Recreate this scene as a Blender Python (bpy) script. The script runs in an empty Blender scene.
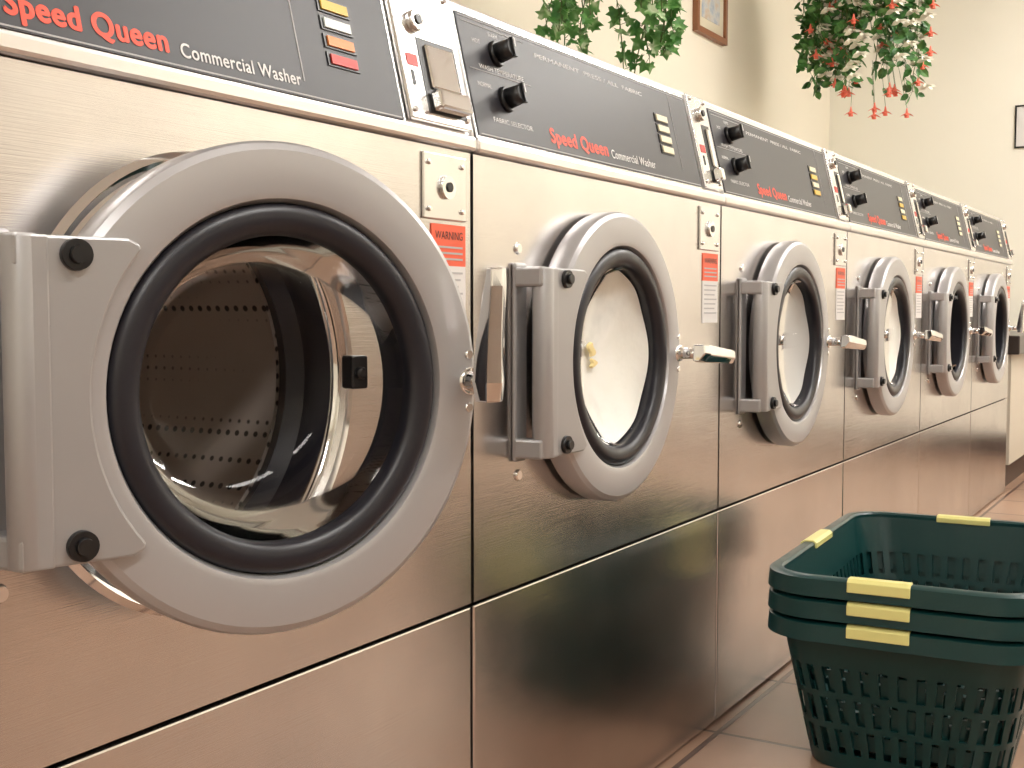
import bpy, bmesh, math, random
from mathutils import Vector, Matrix
random.seed(7)
SC=bpy.context.scene
COL=SC.collection
try: SC.view_settings.view_transform='Standard'
except Exception: pass

# ------------------------------------------------ materials
def newmat(name):
    m=bpy.data.materials.new(name); m.use_nodes=True
    nt=m.node_tree; b=nt.nodes['Principled BSDF']
    return m,nt,b
def simple(name,col,rough=.5,metal=0,coat=0,spec=None,emis=None,es=0):
    m,nt,b=newmat(name)
    b.inputs['Base Color'].default_value=(*col,1)
    b.inputs['Roughness'].default_value=rough
    b.inputs['Metallic'].default_value=metal
    b.inputs['Coat Weight'].default_value=coat
    if spec is not None: b.inputs['Specular IOR Level'].default_value=spec
    if emis:
        b.inputs['Emission Color'].default_value=(*emis,1); b.inputs['Emission Strength'].default_value=es
    return m
def tex(nt,scale_vec=(1,1,1),kind='Object'):
    tc=nt.nodes.new('ShaderNodeTexCoord'); mp=nt.nodes.new('ShaderNodeMapping')
    mp.inputs['Scale'].default_value=scale_vec
    nt.links.new(tc.outputs[kind],mp.inputs['Vector']); return mp
def noise(nt,mp,scale,detail=4,rough=.5):
    n=nt.nodes.new('ShaderNodeTexNoise'); n.inputs['Scale'].default_value=scale
    n.inputs['Detail'].default_value=detail; n.inputs['Roughness'].default_value=rough
    nt.links.new(mp.outputs[0],n.inputs['Vector']); return n
def ramp(nt,src,stops):
    r=nt.nodes.new('ShaderNodeValToRGB')
    el=r.color_ramp.elements
    while len(el)<len(stops): el.new(.5)
    for e,(p,c) in zip(el,stops):
        e.position=p; e.color=(*c,1) if len(c)==3 else c
    nt.links.new(src,r.inputs[0]); return r
def mrange(nt,src,a,b):
    r=nt.nodes.new('ShaderNodeMapRange'); r.inputs['To Min'].default_value=a; r.inputs['To Max'].default_value=b
    nt.links.new(src,r.inputs['Value']); return r
def bump(nt,b,src,strength,dist=.01):
    bp=nt.nodes.new('ShaderNodeBump'); bp.inputs['Strength'].default_value=strength
    bp.inputs['Distance'].default_value=dist
    nt.links.new(src,bp.inputs['Height']); nt.links.new(bp.outputs[0],b.inputs['Normal'])

def steel(name,c0,c1,rough0,rough1,seed=0,grain=.08):
    m,nt,b=newmat(name)
    b.inputs['Metallic'].default_value=1
    mp=tex(nt,(1,1,1)); mp.inputs['Location'].default_value=(seed*3.1,0,seed)
    n1=noise(nt,mp,3.0,5,.6)
    r=ramp(nt,n1.outputs[0],[(.3,c0),(.7,c1)]); nt.links.new(r.outputs[0],b.inputs['Base Color'])
    n2=noise(nt,mp,7,6,.65)
    rr=mrange(nt,n2.outputs[0],rough0,rough1); nt.links.new(rr.outputs[0],b.inputs['Roughness'])
    mp2=tex(nt,(2,40,320))
    n3=noise(nt,mp2,4,2,.5)
    bump(nt,b,n3.outputs[0],grain,.002)
    return m
M_steel=steel('stainless_steel',(.60,.57,.555),(.77,.74,.72),.12,.30)
M_steel2=steel('stainless_steel_top',(.74,.72,.71),(.84,.82,.81),.24,.38,2,.04)
M_chrome=simple('chrome',(.86,.86,.86),.07,1)
M_satin=simple('satin_chrome',(.74,.73,.72),.22,1)
M_grey=simple('grey_cast_ring',(.47,.465,.475),.32,.5)
M_grey2=simple('grey_cast_hinge',(.42,.415,.42),.34,.5)
M_rub=simple('black_rubber',(.012,.012,.018),.36)
M_black=simple('black_plastic',(.012,.012,.013),.3)
M_panel=simple('console_film',(.026,.025,.031),.38)
M_white=simple('white_ink',(.82,.81,.80),.5)
M_greyink=simple('grey_ink',(.45,.44,.44),.5)
M_red=simple('red_ink',(.90,.09,.045),.45)
M_lab_red=simple('label_red',(.85,.13,.06),.5)
M_paper=simple('label_paper',(.75,.73,.71),.6)
M_gold=simple('tab_gold',(.75,.48,.06),.4)
M_cream=simple('tab_cream',(.85,.78,.55),.4)
M_pale=simple('tab_pale',(.72,.78,.76),.4)
M_orange=simple('tab_orange',(.85,.28,.08),.4)
M_tabred=simple('tab_red',(.60,.04,.03),.4)
M_yload=simple('yellow_cloth',(.92,.76,.36),.6)
M_tabs=[M_gold,M_pale,M_orange,M_tabred]

def glassmat(name,ior):
    m=bpy.data.materials.new(name); m.use_nodes=True; nt=m.node_tree
    nt.nodes.clear(); o=nt.nodes.new('ShaderNodeOutputMaterial')
    t=nt.nodes.new('ShaderNodeBsdfTransparent'); t.inputs[0].default_value=(.97,.975,.97,1)
    g=nt.nodes.new('ShaderNodeBsdfGlossy'); g.inputs['Roughness'].default_value=.05
    f=nt.nodes.new('ShaderNodeFresnel'); f.inputs[0].default_value=ior
    mx=nt.nodes.new('ShaderNodeMixShader')
    nt.links.new(f.outputs[0],mx.inputs[0]); nt.links.new(t.outputs[0],mx.inputs[1]); nt.links.new(g.outputs[0],mx.inputs[2])
    nt.links.new(mx.outputs[0],o.inputs[0]); return m
M_glass=glassmat('door_glass',1.25); M_glass2=glassmat('door_glass_wet',1.05)
def drummat():
    m,nt,b=newmat('perforated_drum')
    b.inputs['Metallic'].default_value=.35; b.inputs['Roughness'].default_value=.42
    mp=tex(nt,(1,1,1)); v=nt.nodes.new('ShaderNodeTexVoronoi'); v.inputs['Scale'].default_value=80
    v.inputs['Randomness'].default_value=0
    nt.links.new(mp.outputs[0],v.inputs['Vector'])
    r=ramp(nt,v.outputs['Distance'],[(.20,(.05,.04,.035)),(.30,(.56,.48,.43))])
    nt.links.new(r.outputs[0],b.inputs['Base Color']); return m
M_drum=drummat()
def sudsmat():
    m,nt,b=newmat('soapy_laundry')
    mp=tex(nt); n=noise(nt,mp,9,5,.6)
    r=ramp(nt,n.outputs[0],[(.30,(.80,.80,.76)),(.42,(.93,.92,.86)),(.58,(.95,.94,.90)),(.78,(.78,.78,.75))])
    nt.links.new(r.outputs[0],b.inputs['Base Color']); b.inputs['Roughness'].default_value=.5
    bump(nt,b,n.outputs[0],.5,.008); return m
M_suds=sudsmat()
M_sudsg=simple('grey_wash',(.60,.59,.58),.4)

# ------------------------------------------------ mesh helpers
def finish(name,bm,mat,parent=None,smooth=False,M=None,mats=None,bevel=0,autos=None):
    if M is not None: bm.transform(M)
    bmesh.ops.recalc_face_normals(bm,faces=bm.faces[:])
    me=bpy.data.meshes.new(name); bm.to_mesh(me); bm.free()
    for mm in (mats or [mat]): me.materials.append(mm)
    if smooth:
        for p in me.polygons: p.use_smooth=True
    ob=bpy.data.objects.new(name,me); COL.objects.link(ob)
    if parent: ob.parent=parent
    if bevel:
        bv=ob.modifiers.new('bevel','BEVEL'); bv.width=bevel; bv.segments=2; bv.limit_method='ANGLE'
    if smooth and autos:
        es=ob.modifiers.new('es','EDGE_SPLIT'); es.split_angle=math.radians(autos)
    return ob
def empty(name,loc=(0,0,0),parent=None):
    e=bpy.data.objects.new(name,None); e.location=loc; COL.objects.link(e)
    e.empty_display_size=.1
    if parent: e.parent=parent
    return e
def addbox(bm,lo,hi,mi=0):
    x0,y0,z0=lo; x1,y1,z1=hi
    vs=[bm.verts.new(p) for p in [(x0,y0,z0),(x1,y0,z0),(x1,y1,z0),(x0,y1,z0),(x0,y0,z1),(x1,y0,z1),(x1,y1,z1),(x0,y1,z1)]]
    for f in [(0,3,2,1),(4,5,6,7),(0,1,5,4),(1,2,6,5),(2,3,7,6),(3,0,4,7)]:
        bm.faces.new([vs[i] for i in f]).material_index=mi
def box(name,lo,hi,mat,parent=None,M=None,bevel=0):
    bm=bmesh.new(); addbox(bm,lo,hi); return finish(name,bm,mat,parent,M=M,bevel=bevel)
def addcyl(bm,p0,p1,r0,r1=None,n=20,mi=0,cap=True):
    r1=r0 if r1 is None else r1
    p0=Vector(p0);p1=Vector(p1); d=(p1-p0).normalized()
    a=d.orthogonal().normalized(); b=d.cross(a)
    A=[];B=[]
    for i in range(n):
        t=2*math.pi*i/n; o=a*math.cos(t)+b*math.sin(t)
        A.append(bm.verts.new(p0+o*r0)); B.append(bm.verts.new(p1+o*r1))
    for i in range(n):
        j=(i+1)%n; f=bm.faces.new([A[i],A[j],B[j],B[i]]); f.material_index=mi; f.smooth=True
    if cap:
        bm.faces.new(A[::-1]).material_index=mi; bm.faces.new(B).material_index=mi
def cyl(name,p0,p1,r,mat,parent=None,r1=None,M=None,n=24,bevel=0):
    bm=bmesh.new(); addcyl(bm,p0,p1,r,r1,n); return finish(name,bm,mat,parent,M=M,smooth=False,bevel=bevel)
def lathe(name,prof,cx,cz,mat,parent=None,n=96,closed=False,autos=40,fn=None):
    bm=bmesh.new(); rings=[]
    for r,y in prof:
        if r<1e-6: rings.append([bm.verts.new((cx,y,cz))])
        else:
            ring=[]
            for i in range(n):
                t=2*math.pi*i/n
                p=Vector((cx+r*math.cos(t),y,cz+r*math.sin(t)))
                if fn: p=fn(p)
                ring.append(bm.verts.new(p))
            rings.append(ring)
    seq=list(zip(rings[:-1],rings[1:]))
    if closed: seq.append((rings[-1],rings[0]))
    for A,B in seq:
        for i in range(n):
            j=(i+1)%n
            if len(B)==1: bm.faces.new([A[i],A[j],B[0]])
            elif len(A)==1: bm.faces.new([A[0],B[j],B[i]])
            else: bm.faces.new([A[i],A[j],B[j],B[i]])
    return finish(name,bm,mat,parent,smooth=True,autos=autos)
def text(name,s,width,mat,parent,M,x,y,height=None,z=.0006,bold=0,shear=0):
    cu=bpy.data.curves.new(name,'FONT'); cu.body=s; cu.size=1; cu.shear=shear
    if bold: cu.space_character=1.08
    ob=bpy.data.objects.new(name,cu); COL.objects.link(ob)
    bpy.context.view_layer.update()
    dg=bpy.context.evaluated_depsgraph_get()
    me=bpy.data.meshes.new_from_object(ob.evaluated_get(dg)); bpy.data.objects.remove(ob)
    xs=[v.co.x for v in me.vertices]; w=max(xs)-min(xs); sx=width/w; x0=min(xs)
    sy=sx if height is None else height/.7
    base=[((v.co.x-x0)*sx,v.co.y*sy) for v in me.vertices]
    offs=[(0,0)] if not bold else [(0,0),(bold,0),(-bold,0),(0,bold*.7),(0,-bold*.7),(bold*.7,bold*.5),(-bold*.7,-bold*.5)]
    for k,(ox,oy) in enumerate(offs):
        m2=me if k==0 else me.copy()
        for v,(bx,by) in zip(m2.vertices,base): v.co=M@Vector((x+bx+ox,y+by+oy,z+.00003*k))
        m2.materials.clear(); m2.materials.append(mat)
        o=bpy.data.objects.new(name,m2); COL.objects.link(o); o.parent=parent
    return o

# ------------------------------------------------ washers
W=.72; X0=.351; Z_SEAM=.344; Z_LIP=.826; Z_CON=.845; DC_Z=.602
AL=math.atan(.035/.147)
MC=Matrix(((1,0,0,0),(0,math.sin(AL),-math.cos(AL),0),(0,math.cos(AL),math.sin(AL),Z_CON),(0,0,0,1)))

def front_panel(parent,cu,r):
    bm=bmesh.new(); u0,u1,z0,z1=.003,W-.003,Z_SEAM+.003,Z_LIP-.001
    angs=[2*math.pi*i/96 for i in range(96)]
    for cx,cz in [(u0,z0),(u1,z0),(u1,z1),(u0,z1)]:
        angs.append(math.atan2(cz-DC_Z,cx-cu)%(2*math.pi))
    angs=sorted(set(angs)); I=[];O=[];Bk=[];Ib=[]
    for t in angs:
        c,s=math.cos(t),math.sin(t); k=1e9
        if c>1e-9:k=min(k,(u1-cu)/c)
        if c<-1e-9:k=min(k,(u0-cu)/c)
        if s>1e-9:k=min(k,(z1-DC_Z)/s)
        if s<-1e-9:k=min(k,(z0-DC_Z)/s)
        I.append(bm.verts.new((cu+r*c,0,DC_Z+r*s))); O.append(bm.verts.new((cu+k*c,0,DC_Z+k*s)))
        Bk.append(bm.verts.new((cu+k*c,.02,DC_Z+k*s))); Ib.append(bm.verts.new((cu+r*c,.02,DC_Z+r*s)))
    n=len(angs)
    for i in range(n):
        j=(i+1)%n
        bm.faces.new([I[i],I[j],O[j],O[i]]); bm.faces.new([O[i],O[j],Bk[j],Bk[i]]); bm.faces.new([Ib[i],Ib[j],I[j],I[i]])
    return finish('front_panel',bm,M_steel,parent)

def screw(bm,x,y,z,r=.006):
    addcyl(bm,(x,y,z),(x,y-.003,z),r,r*.75,14)

def washer(k,door_u=.30,phi=0,handle_open=False,load=None,first=False,tabs=None,con_du=0):
    P=empty('washing_machine',(X0+W*k,0,0))
    bm=bmesh.new(); a,b=.003,W-.003
    vs=[bm.verts.new(p) for p in [(a,.008,0),(b,.008,0),(b,.72,0),(a,.72,0),(a,.008,Z_LIP),(b,.008,Z_LIP),(b,.72,Z_LIP),(a,.72,Z_LIP)]]
    for f in [(0,3,2,1),(4,5,6,7),(1,2,6,5),(2,3,7,6),(3,0,4,7)]: bm.faces.new([vs[i] for i in f])
    finish('cabinet',bm,M_steel,P)
    front_panel(P,door_u,.150)
    box('lower_panel',(.003,0,.004),(W-.003,.02,Z_SEAM-.001),M_steel,P,bevel=.002)
    box('top_lid',(.001,-.008,Z_LIP),(W-.001,.72,Z_CON-.003),M_steel2,P,bevel=.004)
    bm=bmesh.new(); pr=[(0,Z_CON-.004),(.035,Z_CON+.147),(.05,Z_CON+.150),(.22,Z_CON+.150),(.30,Z_CON-.004)]
    L=[bm.verts.new((.002,y,z)) for y,z in pr]; R=[bm.verts.new((W-.002,y,z)) for y,z in pr]
    bm.faces.new(L); bm.faces.new(R[::-1])
    for i in range(len(pr)):
        j=(i+1)%len(pr); bm.faces.new([L[i],L[j],R[j],R[i]])
    finish('console_housing',bm,M_steel2,P,bevel=.003)
    d=con_du; ty=-.0065 if first else -.002
    pb=-.0025 if first else .0005
    box('console_trim',(.008,-.0035,0),(.638+d,.146,.0015),M_satin,P,M=MC)
    box('console_panel',(.012,pb,.001),(.634+d,.138,.0028),M_panel,P,M=MC)
    z=.0032
    bm=bmesh.new()
    def line(x0,y0,x1,y1): addbox(bm,(x0,y0,.0028),(x1,y1,.0033))
    line(.016,pb+.0012,.630+d,pb+.0024); line(.016,.1345,.630+d,.1352)
    if first:
        line(.492+d,.012,.4935+d,.136)
    else:
        line(.02,.129,.15,.1298); line(.02,.076,.15,.0768); line(.57,.02,.5708,.136)
    finish('console_lines',bm,M_greyink,P,M=MC)
    text('logo_text','Speed Queen',.140 if first else .150,M_red,P,MC,(.198 if first else .174)+d,.0145+ty,height=.0175,z=z,bold=.0011)
    text('subtitle_text','Commercial Washer',.137,M_white,P,MC,(.351 if first else .334)+d,.0135+ty,height=.0115,z=z,bold=.0003)
    for i,(ux,v) in enumerate([(.082,.102),(.084,.050)]):
        bm=bmesh.new(); addcyl(bm,(ux,v,.0028),(ux,v,.008),.015,.014,24); addcyl(bm,(ux,v,.008),(ux,v,.026),.0115,.0105,24)
        addbox(bm,(ux-.003,v-.011,.024),(ux+.003,v+.011,.029))
        finish('dial_%d'%(i+1),bm,M_black,P,M=MC)
        box('dial_mark_%d'%(i+1),(ux-.001,v,.0285),(ux+.001,v+.010,.0295),M_white,P,M=MC)
    text('dial_text_1','WASH TEMPERATURE',.095,M_white,P,MC,.040,.079,height=.0055,z=z)
    text('dial_text_2','FABRIC SELECTOR',.085,M_white,P,MC,.048,.020,height=.0055,z=z)
    text('dial_text_3','HOT',.016,M_white,P,MC,.036,.108,height=.005,z=z)
    text('dial_text_4','COLD',.018,M_white,P,MC,.112,.108,height=.005,z=z)
    text('dial_text_5','NORMAL',.028,M_white,P,MC,.030,.058,height=.005,z=z)
    text('dial_text_6','WARM',.020,M_white,P,MC,.072,.121,height=.005,z=z)
    text('cycle_text','PERMANENT  PRESS / ALL  FABRIC',.30,M_white,P,MC,.175,.116,height=.0055,z=z)
    tb=tabs or [M_cream]*4
    tu=.535 if first else .508
    for i in range(4):
        v=(.090-.017*i) if first else (.090-.0155*i)
        box('indicator_bezel_%d'%(i+1),(tu-.004+d,v-.006,.0028),(tu+.041+d,v+.007,.004),M_black,P,M=MC)
        box('indicator_%d'%(i+1),(tu+d,v-.004,.003),(tu+.037+d,v+.005,.0055),tb[i],P,M=MC)
    ca,cb=.644+d,.714
    box('coin_plate',(ca,.000,0),(cb,.148,.006),M_satin,P,M=MC,bevel=.002)
    lv=.104 if first else .118
    cyl('coin_lock',(ca+.034,lv,.006),(ca+.034,lv,.013),.011,M_chrome,P,M=MC)
    cyl('coin_lock_core',(ca+.034,lv,.012),(ca+.034,lv,.0145),.005,M_black,P,M=MC)
    box('coin_window',(ca+.010,.056,.006),(ca+.028,.068,.0068),M_tabred,P,M=MC)
    box('coin_slot',(ca+.014,.036,.006),(ca+.018,.051,.0068),M_black,P,M=MC)
    box('coin_recess',(ca+.033,.010,.006),(cb-.008,lv-.016,.0066),M_black,P,M=MC)
    box('coin_chute',(ca+.044,.036,.006),(cb-.014,lv-.022,.010),M_chrome,P,M=MC,bevel=.002)
    box('coin_slide',(ca+.038,.012,.006),(cb-.014,.032,.020),M_chrome,P,M=MC,bevel=.003)
    bm=bmesh.new()
    for (x,v) in [(ca+.008,.140),(cb-.008,.140),(ca+.008,.010),(cb-.008,.010)]:
        addcyl(bm,(x,v,.006),(x,v,.0085),.003,.0025,12)
    finish('coin_screws',bm,M_chrome,P,M=MC)
    box('service_plate',(.628,-.003,.752),(.706,0,.818),M_satin,P,bevel=.0015)
    cyl('service_lock',(.668,-.003,.785),(.668,-.007,.785),.012,M_chrome,P)
    cyl('service_lock_core',(.668,-.006,.785),(.668,-.0085,.785),.005,M_black,P)
    bm=bmesh.new()
    for x,zz in [(.637,.808),(.697,.808),(.637,.762),(.697,.762)]: screw(bm,x,-.003,zz,.003)
    finish('service_screws',bm,M_chrome,P)
    MB=Matrix(((1,0,0,0),(0,0,-1,0),(0,1,0,0),(0,0,0,1)))
    box('warning_label_top',(.644,-.0012,.706),(.706,-.0002,.748),M_lab_red,P)
    box('warning_label_bottom',(.644,-.0012,.642),(.706,-.0002,.706),M_paper,P)
    text('warning_text','WARNING',.05,M_black,P,MB,.650,.733,height=.008,z=.0016)
    bm=bmesh.new()
    for i in range(3): addbox(bm,(.650,-.0016,.724-.006*i),(.70,-.0012,.726-.006*i))
    for i in range(7): addbox(bm,(.650,-.0016,.698-.007*i),(.70-.004*(i%3),-.0012,.700-.007*i))
    finish('warning_lines',bm,M_greyink,P)
    cz=DC_Z
    if first: fl=[(.150,.012),(.150,-.004),(.155,-.008),(.160,-.003),(.165,-.007),(.170,-.002),(.176,-.005),(.181,0)]
    else: fl=[(.150,.012),(.150,-.003),(.156,-.005),(.165,-.003),(.168,0)]
    lathe('tub_flange',fl,door_u,cz,M_chrome,P,autos=70)
    lathe('tub_boot',[(.150,.0),(.146,.015),(.150,.03),(.142,.045),(.150,.06),(.20,.062)],door_u,cz,M_rub,P)
    lathe('drum',[(.150,.064),(.21,.07),(.212,.38),(.19,.40),(.08,.385),(.0,.36)],door_u,cz,M_drum,P,autos=50)
    hy=-.026 if first else -.020
    H=empty('door',(door_u-.185,hy,cz),P); H.rotation_euler=(0,0,-math.radians(phi))
    c=.185
    if load:
        def wob(p): return p+Vector((0,.002*math.sin(p.x*60)*math.cos(p.z*50),0))
        lathe('laundry_load',[(.1115,.004),(.104,.009),(.085,.016),(.05,.024),(.0,.027)],c,0,load,H,fn=wob)
        gp=[(.112,-.009),(.110,-.004),(.105,.001),(.085,.007),(.05,.012),(.0,.015)]
        if k==1:
            lathe('yellow_cloth',[(.008,.022),(.007,.0185),(.0,.0175)],c-.022,.008,M_yload,H,n=20,fn=lambda p:Vector((p.x+.004*math.sin(p.z*400),p.y,p.z*1.2)))
            lathe('yellow_cloth_spot',[(.008,.022),(.006,.0185),(.0,.0175)],c-.016,-.010,M_yload,H,n=20,fn=lambda p:Vector((p.x+.003*math.sin(p.z*500),p.y,p.z*.8)))
    else:
        gp=[(.114,-.008),(.113,.015),(.109,.045),(.100,.068),(.082,.086),(.05,.096),(.0,.098)]
    lathe('door_ring',[(.137,.015),(.180,.015),(.182,.011),(.182,-.008),(.180,-.012),(.175,-.0155),(.145,-.0175),(.140,-.016),(.137,-.010)],c,0,M_grey,H,closed=True,autos=28)
    lathe('door_gasket',[(.1372,.02),(.1372,-.010),(.1345,-.0145),(.129,-.0165),(.122,-.016),(.1165,-.0135),(.1135,-.009),(.1135,-.003),(.116,.03)],c,0,M_rub,H,autos=60)
    lathe('door_glass_bowl',gp,c,0,M_glass2 if load else M_glass,H)
    if first:
        bm=bmesh.new(); addbox(bm,(c+.080,.022,-.005),(c+.096,.038,.022)); addcyl(bm,(c+.087,.022,.008),(c+.087,.016,.008),.005,n=16)
        finish('door_latch',bm,M_black,H,bevel=.002)
    lathe('door_back_ring',[(.137,.015),(.137,.026),(.118,.031),(.116,.026)],c,0,M_chrome,H)
    # hinge plate
    bx=.014 if first else 0
    bm=bmesh.new(); pts=[(-.014+bx,-.106),(-.014+bx,.106),(.060,.106),(.068,.102)]
    rr=.152; top=.098
    for i in range(25):
        zz=top-2*top*i/24
        pts.append((c-math.sqrt(rr*rr-zz*zz),zz))
    pts+=[(.068,-.102),(.060,-.106)]
    F=[bm.verts.new((x,-.0235,zz)) for x,zz in pts]; G=[bm.verts.new((x,-.015,zz)) for x,zz in pts]
    bm.faces.new(F); bm.faces.new(G[::-1])
    for i in range(len(pts)):
        j=(i+1)%len(pts); bm.faces.new([F[i],F[j],G[j],G[i]])
    finish('hinge_plate',bm,M_grey2,H,bevel=.002)
    bm=bmesh.new(); addcyl(bm,(-.021+bx,-.014,-.106),(-.021+bx,-.014,.106),.0125,n=28)
    addbox(bm,(-.021+bx,-.0262,-.106),(-.008+bx,-.012,.106))
    finish('hinge_barrel',bm,M_grey2,H,bevel=.0015)
    bm=bmesh.new(); bb=.024 if first else .014
    for s in (1,-1):
        addcyl(bm,(bb,-.0235,.094*s),(bb,-.028,.094*s),.0105,.010,24); addcyl(bm,(bb,-.028,.094*s),(bb,-.032,.094*s),.006,.0055,16)
    finish('hinge_bolts',bm,M_black,H)
    bm=bmesh.new(); hx=door_u-.185+(bx if first else 0)
    addbox(bm,(hx-.034,-.006,cz-.112),(hx-.008,0,cz+.112))
    for s in (1,-1):
        addbox(bm,(hx-.036,hy-.020,cz+s*.096-.011),(hx-.016,-.004,cz+s*.096+.011))
    finish('hinge_bracket',bm,M_grey2,P,bevel=.003)
    bm=bmesh.new()
    for s in (1,-1): screw(bm,hx-.020,0,cz+s*.128,.007)
    finish('hinge_screws',bm,M_chrome,P)
    # handle
    hz=0.0; hx=c+.171
    bm=bmesh.new(); addcyl(bm,(hx,-.015,hz),(hx,-.050,hz),.0085,.007,20)
    addcyl(bm,(hx,-.012,hz),(hx,-.020,hz),.013,.011,20)
    finish('handle_shank',bm,M_chrome,H)
    bm=bmesh.new()
    secs=[(-.016,.011,.008,.0),(.0,.0125,.010,.0),(.02,.012,.0090,-.001),(.045,.0110,.0075,-.003),(.060,.0105,.0065,-.005),(.078,.0100,.0055,-.007),(.093,.009,.004,-.008)]
    prev=None
    for (l,w,t,oy) in secs:
        q=[]
        for a_,b_ in [(-w,-t*.2),(-w*.1,-t*1.2),(w,-t*.9),(w,t),(-w,t)]:
            q.append(bm.verts.new((l,-.052+oy+b_,a_)))
        if prev:
            for i in range(5):
                j=(i+1)%5; bm.faces.new([prev[i],prev[j],q[j],q[i]])
        else: bm.faces.new(q)
        prev=q
    bm.faces.new(prev[::-1])
    ang=-90 if handle_open else 5
    MM=Matrix.Translation((hx,.008 if first else 0,hz))@Matrix.Rotation(math.radians(ang),4,'Y')
    finish('handle_lever',bm,M_chrome,H,M=MM,bevel=.0015)
    bm=bmesh.new()
    for s in (1,-1): screw(bm,hx-.001,-.0150,hz+.022*s,.0045)
    finish('handle_screws',bm,M_chrome,H)
    return P

washer(0,door_u=.336,phi=17.5,handle_open=True,first=True,tabs=M_tabs,con_du=-.038)
washer(1,load=M_suds)
washer(2,load=M_sudsg,tabs=[M_cream,M_gold,M_cream,M_gold])
washer(3,load=M_suds,tabs=[M_cream,M_gold,M_cream,M_gold])
washer(4)
washer(5,handle_open=True)

# ------------------------------------------------ room
XA,XB,YA,YB,ZC=-2.6,5.84,-3.3,1.01,2.55
def wallmat(name,c):
    m,nt,b=newmat(name); mp=tex(nt); n=noise(nt,mp,2,4,.5)
    r=ramp(nt,n.outputs[0],[(.3,tuple(v*.96 for v in c)),(.7,c)]); nt.links.new(r.outputs[0],b.inputs['Base Color'])
    b.inputs['Roughness'].default_value=.75
    n2=noise(nt,mp,180,2,.5); bump(nt,b,n2.outputs[0],.08,.002); return m
M_wall=wallmat('cream_wall_paint',(.90,.84,.70)); M_wall_lit=wallmat('cream_wall_paint_lit',(.95,.92,.81))  # second is the same cream, raised in colour to imitate brighter light
M_ceil=simple('ceiling_tile',(.84,.84,.84),.8)
def floormat():
    m,nt,b=newmat('terracotta_tile')
    tc=nt.nodes.new('ShaderNodeTexCoord'); mp=nt.nodes.new('ShaderNodeMapping')
    mp.inputs['Location'].default_value=(.05,.02,0)
    nt.links.new(tc.outputs['Object'],mp.inputs['Vector'])
    br=nt.nodes.new('ShaderNodeTexBrick'); br.offset=0; br.squash=1
    br.inputs['Scale'].default_value=1; br.inputs['Brick Width'].default_value=.30; br.inputs['Row Height'].default_value=.30
    br.inputs['Mortar Size'].default_value=.005; br.inputs['Mortar Smooth'].default_value=.2
    br.inputs['Color1'].default_value=(.36,.225,.155,1); br.inputs['Color2'].default_value=(.29,.175,.12,1); br.inputs['Mortar'].default_value=(.09,.048,.034,1)
    nt.links.new(mp.outputs[0],br.inputs['Vector'])
    n=noise(nt,mp,6,5,.6); mx=nt.nodes.new('ShaderNodeMixRGB'); mx.blend_type='MULTIPLY'; mx.inputs[0].default_value=.6
    r=ramp(nt,n.outputs[0],[(.3,(.75,.72,.7)),(.7,(1.1,1.08,1.05))])
    nt.links.new(br.outputs['Color'],mx.inputs[1]); nt.links.new(r.outputs[0],mx.inputs[2]); nt.links.new(mx.outputs[0],b.inputs['Base Color'])
    rr=mrange(nt,n.outputs[0],.22,.40); nt.links.new(rr.outputs[0],b.inputs['Roughness'])
    inv=nt.nodes.new('ShaderNodeMath'); inv.operation='SUBTRACT'; inv.inputs[0].default_value=1
    nt.links.new(br.outputs['Fac'],inv.inputs[1]); bump(nt,b,inv.outputs[0],.5,.003)
    return m
box('floor',(XA,YA,-.1),(XB,YB,0),floormat())
box('ceiling',(XA,YA,ZC),(XB,YB,ZC+.1),M_ceil)
box('wall_back',(XA,YB,-.1),(XB,YB+.1,ZC+.1),M_wall)
box('wall_right',(XB,YA-.1,-.1),(XB+.1,YB+.1,ZC+.1),M_wall_lit)
box('wall_front',(XA,YA-.1,-.1),(XB,YA,ZC+.1),M_wall_lit)
box('wall_left',(XA-.1,YA-.1,-.1),(XA,YB+.1,ZC+.1),M_wall_lit)
M_base=simple('dark_baseboard',(.05,.025,.018),.4)
box('baseboard_right',(XB-.012,YA,0),(XB,YB,.1),M_base)
box('baseboard_back',(XA,YB-.012,0),(XB-.012,YB,.1),M_base)
M_band=simple('reflected_band_brown',(.30,.23,.18),.5)  # unseen dark band, added on the front wall for the steel to reflect
box('added_dark_band_1',(XA,YA,0),(XB-.02,YA+.02,.90),M_band)
box('added_dark_band_2',(XA,YA,.90),(XB-.02,YA+.035,.94),M_base)

M_tube=simple('fluorescent_diffuser',(.9,.9,.88),.5,emis=(1,.97,.92),es=30)
M_fix=simple('fixture_white',(.8,.8,.78),.4)
for (x,y) in [(-1.2,-1.5),(.9,-1.5),(3.0,-1.5),(4.7,-.9),(4.7,-2.3)]:  # last fixture is an unseen extra, added to brighten the far wall
    L=empty('ceiling_light',(x,y,ZC))
    box('housing',(-.65,-.17,-.07),(.65,.17,0),M_fix,L)
    box('diffuser',(-.62,-.15,-.085),(.62,.15,-.07),M_tube,L)

# ------------------------------------------------ counter at the end
M_cab=simple('counter_side',(.62,.56,.46),.5); M_ctop=simple('counter_top',(.035,.025,.022),.3)
Cn=empty('folding_counter',(4.74,0,0))
box('cabinet_box',(0,.0,.09),(1.085,.70,.50),M_cab,Cn); box('counter_top',(-.02,-.03,.50),(1.085,.70,.57),M_ctop,Cn,bevel=.005)
box('kick',(.01,.02,0),(1.085,.69,.09),M_base,Cn)

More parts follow.
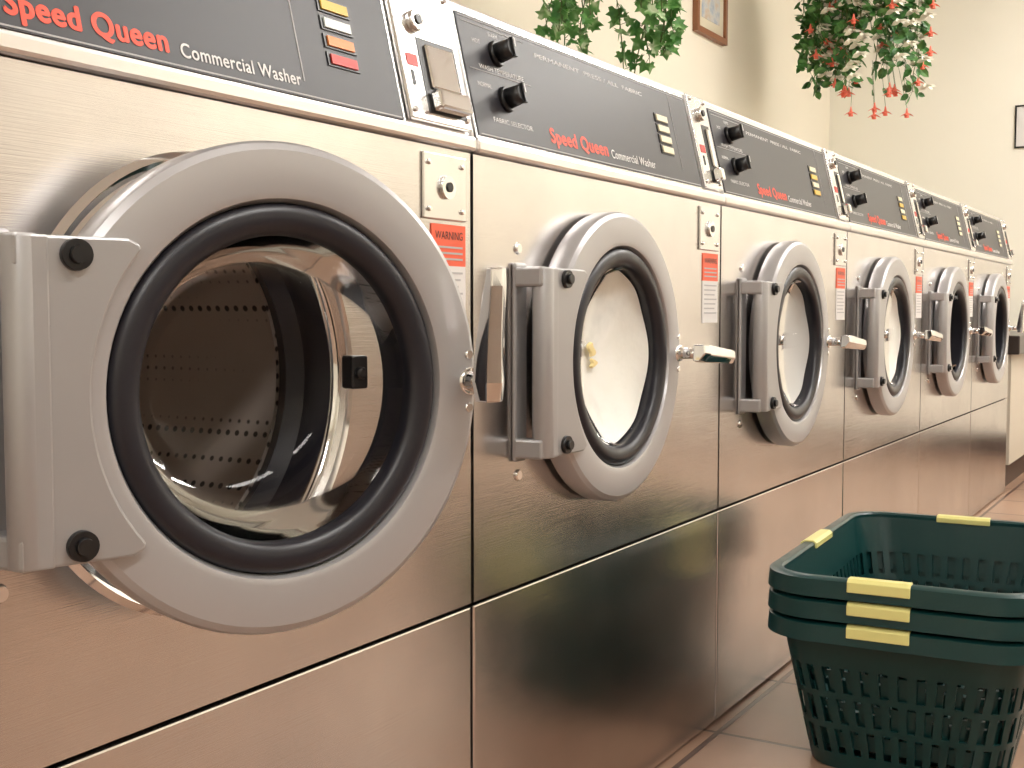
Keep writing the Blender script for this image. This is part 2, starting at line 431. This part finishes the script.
# ------------------------------------------------ pictures
M_wood=simple('brown_wood_frame',(.28,.11,.05),.4); M_mat=simple('picture_mat',(.72,.66,.5),.6)
def artmat():
    m,nt,b=newmat('faded_print'); mp=tex(nt); n=noise(nt,mp,14,4,.6)
    r=ramp(nt,n.outputs[0],[(.35,(.35,.43,.53)),(.5,(.60,.60,.57)),(.65,(.60,.45,.30))]); nt.links.new(r.outputs[0],b.inputs['Base Color']); return m
PF=empty('picture_frame',(4.26,YB,1.86))
def frame(P,w,h,t,mw,axis,mf,mi,ma,inner=.03):
    R=Matrix.Identity(4) if axis=='Y' else Matrix.Rotation(math.radians(-90),4,'Z')
    bm=bmesh.new()
    addbox(bm,(-w/2,-t,-h/2),(-w/2+mw,0,h/2)); addbox(bm,(w/2-mw,-t,-h/2),(w/2,0,h/2))
    addbox(bm,(-w/2+mw,-t,-h/2),(w/2-mw,0,-h/2+mw)); addbox(bm,(-w/2+mw,-t,h/2-mw),(w/2-mw,0,h/2))
    finish('frame',bm,mf,P,M=R)
    box('mat',(-w/2+mw,-t*.5,-h/2+mw),(w/2-mw,0,h/2-mw),mi,P,M=R)
    box('print',(-w/2+mw+inner,-t*.55,-h/2+mw+inner),(w/2-mw-inner,-t*.4,h/2-mw-inner),ma,P,M=R)
frame(PF,.30,.38,.02,.022,'Y',M_wood,M_mat,artmat(),inner=.04)
NF=empty('framed_notice',(XB,.03,1.485))
frame(NF,.28,.19,.006,.007,'X',M_black,M_paper,M_paper)

# ------------------------------------------------ laundry baskets
def plastic(name,c):
    m,nt,b=newmat(name); b.inputs['Base Color'].default_value=(*c,1); b.inputs['Roughness'].default_value=.33
    mp=tex(nt); n=noise(nt,mp,60,3,.5); bump(nt,b,n.outputs[0],.08,.002); return m
M_green=plastic('dark_green_plastic',(.004,.040,.040)); M_yel=plastic('yellow_grip',(.78,.73,.28))
def rrect(hx,hy,r,nx,ny,nc):
    pts=[]
    def seg(a,b,n):
        for i in range(n): pts.append((a[0]+(b[0]-a[0])*i/n,a[1]+(b[1]-a[1])*i/n))
    def arc(cx,cy,a0):
        for i in range(nc):
            t=math.radians(a0+90*i/nc); pts.append((cx+r*math.cos(t),cy+r*math.sin(t)))
    seg((hx,-(hy-r)),(hx,hy-r),ny); arc(hx-r,hy-r,0)
    seg((hx-r,hy),(-(hx-r),hy),nx); arc(-(hx-r),hy-r,90)
    seg((-hx,hy-r),(-hx,-(hy-r)),ny); arc(-(hx-r),-(hy-r),180)
    seg((-(hx-r),-hy),(hx-r,-hy),nx); arc(hx-r,-(hy-r),270)
    return pts
def basket(loc,rot):
    P=empty('laundry_basket',loc); P.rotation_euler=(0,0,rot)
    HX,HY,HH=.288,.170,.215; NX,NY,NC=34,16,8
    def size(z):
        t=z/HH; return HX-.043*(1-t),HY-.036*(1-t)
    bands=[(0,.012,0),(.012,.022,0),(.022,.060,1),(.060,.069,0),(.069,.107,2),(.107,.116,0),(.116,.154,1),(.154,.165,0),(.165,.195,0),(.195,.215,0)]
    bm=bmesh.new(); rows=[]
    for z in [0]+[b[1] for b in bands]:
        hx,hy=size(z)
        rows.append([bm.verts.new((x,y,z)) for x,y in rrect(hx,hy,.055,NX,NY,NC)])
    n=len(rows[0])
    for ri,(a,b,k) in enumerate(bands):
        for i in range(n):
            j=(i+1)%n
            if k and (i%2==(1 if k==2 else 0)): continue
            f=bm.faces.new([rows[ri][i],rows[ri][j],rows[ri+1][j],rows[ri+1][i]]); f.smooth=True
    hx,hy=size(0)
    gx,gy=18,10
    bm2=bmesh.new()
    ix,iy=hx-.02,hy-.02
    G=[[bm2.verts.new((-ix+2*ix*i/gx/1,-iy+2*iy*j/gy,.002)) for j in range(gy+1)] for i in range(gx+1)]
    for i in range(gx):
        for j in range(gy):
            if i%2==1 and j%2==1: continue
            bm2.faces.new([G[i][j],G[i+1][j],G[i+1][j+1],G[i][j+1]])
    inner=rrect(ix,iy,.02,NX,NY,NC)
    I=[bm.verts.new((x,y,.001)) for x,y in inner]
    for i in range(n):
        j=(i+1)%n; bm.faces.new([rows[0][i],rows[0][j],I[j],I[i]])
    o=finish('basket_wall',bm,M_green,P); s=o.modifiers.new('s','SOLIDIFY'); s.thickness=.0028; s.offset=1
    for p in o.data.polygons: p.use_smooth=True
    o.modifiers.new('es','EDGE_SPLIT').split_angle=math.radians(40)
    o=finish('basket_bottom',bm2,M_green,P); s=o.modifiers.new('s','SOLIDIFY'); s.thickness=.003
    prof=[(0,HH-.002),(0.0,HH+.005),(.003,HH+.008),(.016,HH+.008),(.0205,HH+.005),(.0225,HH-.019),(.0195,HH-.019),(.0175,HH-.001),(.012,HH+.004),(.003,HH+.003),(.003,HH-.002)]
    bm=bmesh.new(); R=[]
    for o_,z in prof: R.append([bm.verts.new((x,y,z)) for x,y in rrect(HX+o_,HY+o_,.055+o_,NX,NY,NC)])
    m=len(R)
    for a in range(m):
        A=R[a];B=R[(a+1)%m]
        for i in range(n):
            j=(i+1)%n; bm.faces.new([A[i],A[j],B[j],B[i]]).smooth=True
    finish('basket_rim',bm,M_green,P,smooth=True,autos=35)
    gp=[(-.0030,HH-.002),(-.0030,HH+.0065),(.002,HH+.0105),(.017,HH+.0105),(.0235,HH+.006),(.0245,HH-.008),(.0205,HH-.008),(.0195,HH-.001),(.012,HH+.001),(.002,HH+.001),(.002,HH-.002)]
    for gi,(sx,sy,L,off) in enumerate([(1,0,.045,-.01),(-1,0,.042,.022),(0,1,.055,0),(0,-1,.055,0)]):
        bm=bmesh.new(); E=[]
        for t in (-L+off,L+off):
            ring=[]
            for o_,z in gp:
                if sx: ring.append(bm.verts.new((sx*(HX+o_),t,z)))
                else: ring.append(bm.verts.new((t,sy*(HY+o_),z)))
            E.append(ring)
        q=len(gp)
        for i in range(q):
            j=(i+1)%q; bm.faces.new([E[0][i],E[0][j],E[1][j],E[1][i]])
        bm.faces.new(E[0]); bm.faces.new(E[1][::-1])
        finish('grip_%d'%(gi+1),bm,M_yel,P,bevel=.0012)
    return P
for i in range(3):
    basket((1.948,-.296,.003+.032*i),math.radians(3.0))

# ------------------------------------------------ plants
def leafmat(name,cols,scale=25):
    m,nt,b=newmat(name); mp=tex(nt); n=noise(nt,mp,scale,2,.5)
    r=ramp(nt,n.outputs[0],cols); nt.links.new(r.outputs[0],b.inputs['Base Color'])
    b.inputs['Roughness'].default_value=.45; return m
M_ivy=leafmat('ivy_leaf',[(.3,(.04,.17,.03)),(.5,(.11,.31,.07)),(.58,(.20,.42,.13)),(.70,(.58,.70,.46))])
M_fleaf=leafmat('fuchsia_leaf',[(.3,(.02,.09,.02)),(.5,(.06,.20,.04)),(.7,(.15,.33,.09))])
M_petw=simple('white_petal',(.90,.87,.74),.6); M_petr=simple('coral_petal',(.95,.22,.14),.5)
M_stem=simple('green_stem',(.10,.16,.04),.6); M_pot=simple('plastic_pot',(.30,.12,.06),.6); M_wire=simple('hanger_wire',(.4,.4,.38),.4,.8)
IVY=[(0,0),(.28,-.18),(.52,-.05),(.40,.18),(.62,.42),(.30,.48),(.0,1.0),(-.30,.48),(-.62,.42),(-.40,.18),(-.52,-.05),(-.28,-.18)]
OV=[(0,0),(.2,.12),(.30,.38),(.24,.68),(0,1),(-.24,.68),(-.30,.38),(-.2,.12)]
def addleaf(bm,p,d,nrm,size,shape,mi,fold=.12):
    d=d.normalized(); nrm=(nrm-d*nrm.dot(d)).normalized(); s=d.cross(nrm)
    c=bm.verts.new(p+d*size*.35-nrm*size*fold*.6)
    V=[bm.verts.new(p+s*x*size+d*y*size+nrm*size*fold*(abs(x)-.3*y*y)) for x,y in shape]
    for i in range(len(V)):
        f=bm.faces.new([V[i],V[(i+1)%len(V)],c]); f.material_index=mi
def rv(): return Vector((random.uniform(-1,1),random.uniform(-1,1),random.uniform(-1,1)))
def vine(bm,p,d,n,step,droop,wander,leafsize,shape,lm,sm,dens=1,flowers=None,zmin=None):
    p=Vector(p); d=Vector(d).normalized()
    for i in range(n):
        q=p+d*step
        if zmin and q.z<zmin: break
        addcyl(bm,p,q,.0018,.0016,5,sm,cap=False)
        for k in range(dens):
            ld=(rv()+Vector((0,-.3,-.35))).normalized()
            nn=(rv()*.7+Vector((-.55,-.7,.45))).normalized()
            lp=q+ld*leafsize*.5
            addcyl(bm,q,lp,.0009,.0008,4,sm,cap=False)
            addleaf(bm,lp,ld,nn,leafsize*random.uniform(.7,1.2),shape,lm)
        if flowers and random.random()<flowers: flower(bm,q+Vector((-.03,-.04,0))+rv()*.02,random.choice([0,0,0,1]))
        p=q; d=(d+Vector((0,0,-droop))+rv()*wander).normalized()
def flower(bm,p,kind):
    if kind==1:
        addcyl(bm,p,p+Vector((0,0,-.02)),.002,.006,8,3,cap=False)
        for i in range(4):
            t=i*math.pi/2+.4; d=Vector((math.cos(t),math.sin(t),-.5)); addleaf(bm,p+Vector((0,0,-.018)),d,Vector((0,0,1)),.030,OV,3)
        addcyl(bm,p+Vector((0,0,-.02)),p+Vector((0,0,-.036)),.006,.009,8,3,cap=False)
    else:
        for i in range(5):
            t=i*math.pi*2/5; d=Vector((math.cos(t),math.sin(t),-.25))+Vector((-.3,-.4,0)); addleaf(bm,p,d,Vector((-.5,-.7,.4)),.034,OV,2)
def lathe_z(P,prof,c):
    bm=bmesh.new(); n=32; R=[]
    for r,z in prof: R.append([bm.verts.new((c[0]+r*math.cos(2*math.pi*i/n),c[1]+r*math.sin(2*math.pi*i/n),z)) for i in range(n)])
    for A,B in zip(R[:-1],R[1:]):
        for i in range(n):
            j=(i+1)%n; bm.faces.new([A[i],A[j],B[j],B[i]])
    bm.faces.new(R[0][::-1])
    bm.faces.new([bm.verts.new((c[0]+r_*math.cos(2*math.pi*i/n),c[1]+r_*math.sin(2*math.pi*i/n),prof[2][1]-.015)) for r_ in [prof[2][0]*.98] for i in range(n)])
    finish('pot',bm,M_pot,P)
def pot(P,c,r,h):
    lathe_z(P,[(r*.7,c[2]-h),(r*.72,c[2]-h),(r,c[2]),(r*1.08,c[2]),(r*1.08,c[2]-.02),(r*1.0,c[2]-.02)],c)
def hanger(P,c,r,zt):
    bm=bmesh.new()
    for i in range(3):
        t=i*2*math.pi/3; addcyl(bm,(c[0]+r*math.cos(t),c[1]+r*math.sin(t),c[2]),(c[0],c[1],c[2]+.4),.0015,n=6)
    addcyl(bm,(c[0],c[1],c[2]+.4),(c[0],c[1],zt),.002,n=6)
    finish('hanger_wire',bm,M_wire,P)
P=empty('hanging_ivy_plant',(2.66,.60,0)); c=(0,0,1.62)
pot(P,c,.09,.12); hanger(P,c,.09,ZC)
bm=bmesh.new()
for i in range(19):
    t=random.uniform(0,2*math.pi)
    s=Vector((math.cos(t)*.09,math.sin(t)*.09,1.62))
    vine(bm,s,(math.cos(t)*.5,math.sin(t)*.5,-.6),random.choice([8,10,11,12,13,14]),.028,.45,.20,.034,IVY,0,1,2,zmin=random.uniform(1.23,1.35))
vine(bm,(.06,-.05,1.56),(.40,0,-1),13,.036,.02,.16,.032,IVY,0,1,1,zmin=1.22)
finish('ivy_foliage',bm,M_ivy,P,mats=[M_ivy,M_stem])
P=empty('hanging_fuchsia_plant',(4.69,.56,0)); c=(0,0,2.03)
pot(P,c,.11,.13); hanger(P,c,.11,ZC)
bm=bmesh.new()
for i in range(54):
    t=random.uniform(0,2*math.pi); rr=random.uniform(.03,.10)
    s=Vector((math.cos(t)*rr,math.sin(t)*rr,2.01))
    k=random.random()
    vine(bm,s,(math.cos(t),math.sin(t),.0),random.choice([8,11,13,15,17,19]),.034,.58,.24,.044,OV,0,1,3,flowers=.38,zmin=1.47+.22*k)
for i in range(14):
    x,y=random.uniform(-.14,.17),random.uniform(-.17,.1); z=random.uniform(1.39,1.56)
    addcyl(bm,(x,y,z),(x*.8,y*.8,z+.16),.001,n=4,mi=1,cap=False)
    flower(bm,Vector((x,y,z)),1)
    addleaf(bm,Vector((x*.9,y*.9,z+.07)),rv(),Vector((-.5,-.7,.3)),.042,OV,0)
finish('fuchsia_foliage',bm,M_fleaf,P,mats=[M_fleaf,M_stem,M_petw,M_petr])

# ------------------------------------------------ world, camera
w=bpy.data.worlds.new('world'); SC.world=w; w.use_nodes=True
w.node_tree.nodes['Background'].inputs[0].default_value=(.9,.88,.82,1); w.node_tree.nodes['Background'].inputs[1].default_value=.3
f=1200.; th=math.atan(718/f); p=math.atan(73/f)
cam=bpy.data.cameras.new('camera'); co=bpy.data.objects.new('camera',cam); COL.objects.link(co)
cam.sensor_width=36; cam.lens=f/1024*36; cam.clip_start=.02
co.location=(0,-.6903,.66)
d=Vector((math.cos(th)*math.cos(p),math.sin(th)*math.cos(p),-math.sin(p)))
co.rotation_euler=d.to_track_quat('-Z','Y').to_euler()
SC.camera=co
print('DONE')
